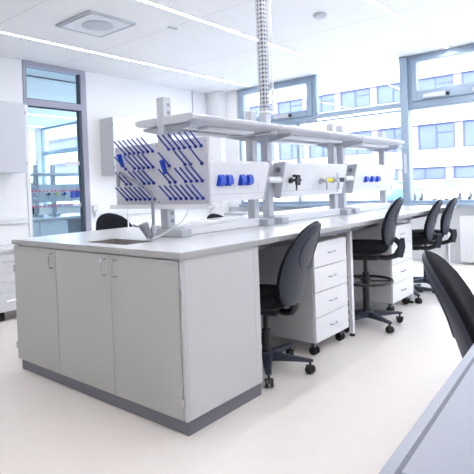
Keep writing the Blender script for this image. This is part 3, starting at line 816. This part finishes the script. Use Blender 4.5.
MB().box(2.98, 2.995, 6.7, 7.3, 1.0, 1.42, .002, 1).build('board', M['lgrey'], t)
for i in range(4):
    for j in range(6):
        y, z = 6.75 + j * .1, 1.05 + i * .105
        b = MB(); b.tube([(2.979, y, z), (2.90, y, z + .07)], [.007, .006], 6); b.build('peg', M['navy'], t)
MB().box(2.9951, 3.0645, 6.97, 7.03, 1.2, 1.26).build('mounting_bracket', M['post'], t)
MB().box(2.98, 2.995, 6.95, 7.05, .786, .9995).build('stand', M['post'], t)
c8 = place(copy_tree(c3), (3.43, 7.72, 0), PI, 'dark chair behind the bench in the neighbouring laboratory, at the left edge of the glass')

# ------------------------------------------------------------------ outdoors
tag(MB().box(6.08, 120, -80, 120, -.6, -.3).build('street_paving', M['asphalt']), kind='structure')
t = thing('office_building', 'long white office building with bands of windows across the street', 'building', (44, 18, -.3))
FX = 40.0
b = MB()
Y0, Y1 = -25, 75
for z0, z1 in ((-.299, 1.25), (2.3, 3.72), (5.85, 7.95), (9.65, 11.3)): b.box(FX, FX + 12, Y0, Y1, z0, z1)
b.build('wall', M['facade'], t)
b = MB(); b.box(FX + .8, FX + 11.8, Y0 + .2, Y1 - .2, 1.25, 9.65); b.build('core', M['facade_pale'], t)
MB().box(FX - .12, FX + 12.1, Y0 - .1, Y1 + .1, 11.301, 11.40).build('parapet_cap', M['facade_pale'], t)
cnt = 0
for (z0, z1, st) in ((1.27, 2.28, 0), (3.74, 5.83, 1), (7.97, 9.63, 2)):
    y = 2.9
    while y < 44:
        wd = 2.9 if st else 3.3
        fr = MB(); x0, x1 = FX + .25, FX + .4
        for a, c, e, f in ((y, y + .1, z0, z1), (y + wd - .1, y + wd, z0, z1), (y + wd / 2 - .06, y + wd / 2 + .06, z0 + .08, z1 - .08), (y + .1, y + wd - .1, z0, z0 + .08), (y + .1, y + wd - .1, z1 - .08, z1)):
            fr.box(x0, x1, a, c, e, f)
        if st: fr.box(x0 + .01, x1 - .01, y + .1, y + wd / 2 - .06, z0 + (z1 - z0) * .62, z0 + (z1 - z0) * .62 + .09)
        f = fr.build('window', M['facade_frame'], t)
        MB().box(FX + .3, FX + .33, y + .08, y + wd - .08, z0 + .05, z1 - .05).build('pane', M['facade_glass'], f)
        MB().box(FX + .2, FX + .6, y + wd + .001, y + wd + .62, z0 - .015, z1 + .015).build('pier', M['facade_pale'], t)
        y += wd + .62
b = MB()
for y0 in (17.2, 20.8, 24.3): b.box(FX - .06, FX - .001, y0, y0 + 2.6, 3.0, 3.7)
b.build('red_panel', M['facade_red'], t)
for y in (11.2, 14.4, 16.2, 18.9, 19.5, 21.4, 23.6, 24.1, 27, 30, 33):
    MB().box(FX + .05, FX + .2, y, y + .16, 11.401, 12.3).build('roof_post', M['facade_frame'], t)

def car(label, loc, rz, m, group=None):
    r = thing('parked_car', label, 'car', loc, 0, group)
    fr = FR[r.name]; FR[r.name] = Matrix.Identity(4)
    # length along X, nose at -X
    rings = []
    for x, hw_, z0, z1 in ((-2.1, .62, .32, .62), (-2.0, .80, .22, .74), (-1.2, .88, .2, .88), (-.6, .88, .2, .92), (1.2, .88, .2, .94), (1.9, .84, .22, .90), (2.08, .7, .32, .75)):
        rings.append([(x, s * hw_ * q, z) for s, q, z in ((-1, .92, z0), (1, .92, z0), (1, 1, z0 + .15), (1, 1, z1 - .12), (1, .9, z1), (-1, .9, z1), (-1, 1, z1 - .12), (-1, 1, z0 + .15))])
    MB().ringloft(rings).build('body', m, r, 30)
    rings = []
    for x, hw_, z1 in ((-.75, .74, .935), (-.1, .62, 1.40), (.2, .60, 1.44), (1.0, .60, 1.42), (1.75, .72, .95)):
        rings.append([(x, -hw_ - .04, .925), (x, hw_ + .04, .925), (x, hw_, z1), (x, -hw_, z1)])
    cb = MB().ringloft(rings).build('cabin', M['car_glass'], r, 30)
    MB().box(-.1, 1.05, -.6, .6, 1.441, 1.47, .01).build('car_roof', m, r)
    for x in (-1.35, 1.3):
        for s in (-1, 1):
            MB().cyl((x, s * .70, .305), (x, s * .90, .305), .305, n=20).build('wheel', M['rubber'], r)
    for s in (-1, 1):
        MB().box(-2.06, -1.95, s * .6 - .14, s * .6 + .14, .58, .70, .02).build('headlight', M['lgrey'], r)
    FR[r.name] = fr; r.rotation_euler = (0, 0, rz); return r
car('white parked car outside, right of the tall window mullion', (35.5, 8.9, -.3), .0, M['car_white'])
car('blue parked car outside, just right of the tall window mullion', (33.0, 11.35, -.3), .15, M['car_blue'])

# ------------------------------------------------------------------ light
w = bpy.data.worlds.new('sky'); scene.world = w; w.use_nodes = True
bg = w.node_tree.nodes['Background']; bg.inputs['Color'].default_value = (.90, .95, 1, 1); bg.inputs['Strength'].default_value = 3.3
sun = bpy.data.lights.new('sun', 'SUN'); sun.energy = 3; sun.angle = .02; sun.color = (1, .97, .93)
so = bpy.data.objects.new('sun', sun); COL.objects.link(so)
so.rotation_euler = Vector((.80, .25, -.55)).to_track_quat('-Z', 'Y').to_euler()

# ------------------------------------------------------------------ camera
cx, cy, cz, yaw, pitch, roll, fpx, sy = -1.65121, -1.71004, 1.20337, .68745, -.01538, -.03571, 496.969, -42.119
F = Vector((math.cos(yaw) * math.cos(pitch), math.sin(yaw) * math.cos(pitch), math.sin(pitch)))
R = F.cross(Vector((0, 0, 1))).normalized(); U = R.cross(F)
R2 = math.cos(roll) * R + math.sin(roll) * U; U2 = -math.sin(roll) * R + math.cos(roll) * U
cam = bpy.data.cameras.new('camera'); co = bpy.data.objects.new('camera', cam); COL.objects.link(co)
mw = Matrix((R2, U2, -F)).transposed().to_4x4(); mw.translation = (cx, cy, cz)
co.matrix_world = mw
cam.sensor_width = 36; cam.lens = fpx / 474 * 36; cam.shift_y = sy / 474; cam.clip_start = .02; cam.clip_end = 400
scene.camera = co
scene.view_settings.view_transform = 'Standard'; scene.view_settings.look = 'None'
scene.view_settings.exposure = .8; scene.view_settings.gamma = 1; scene.view_settings.use_curve_mapping = False
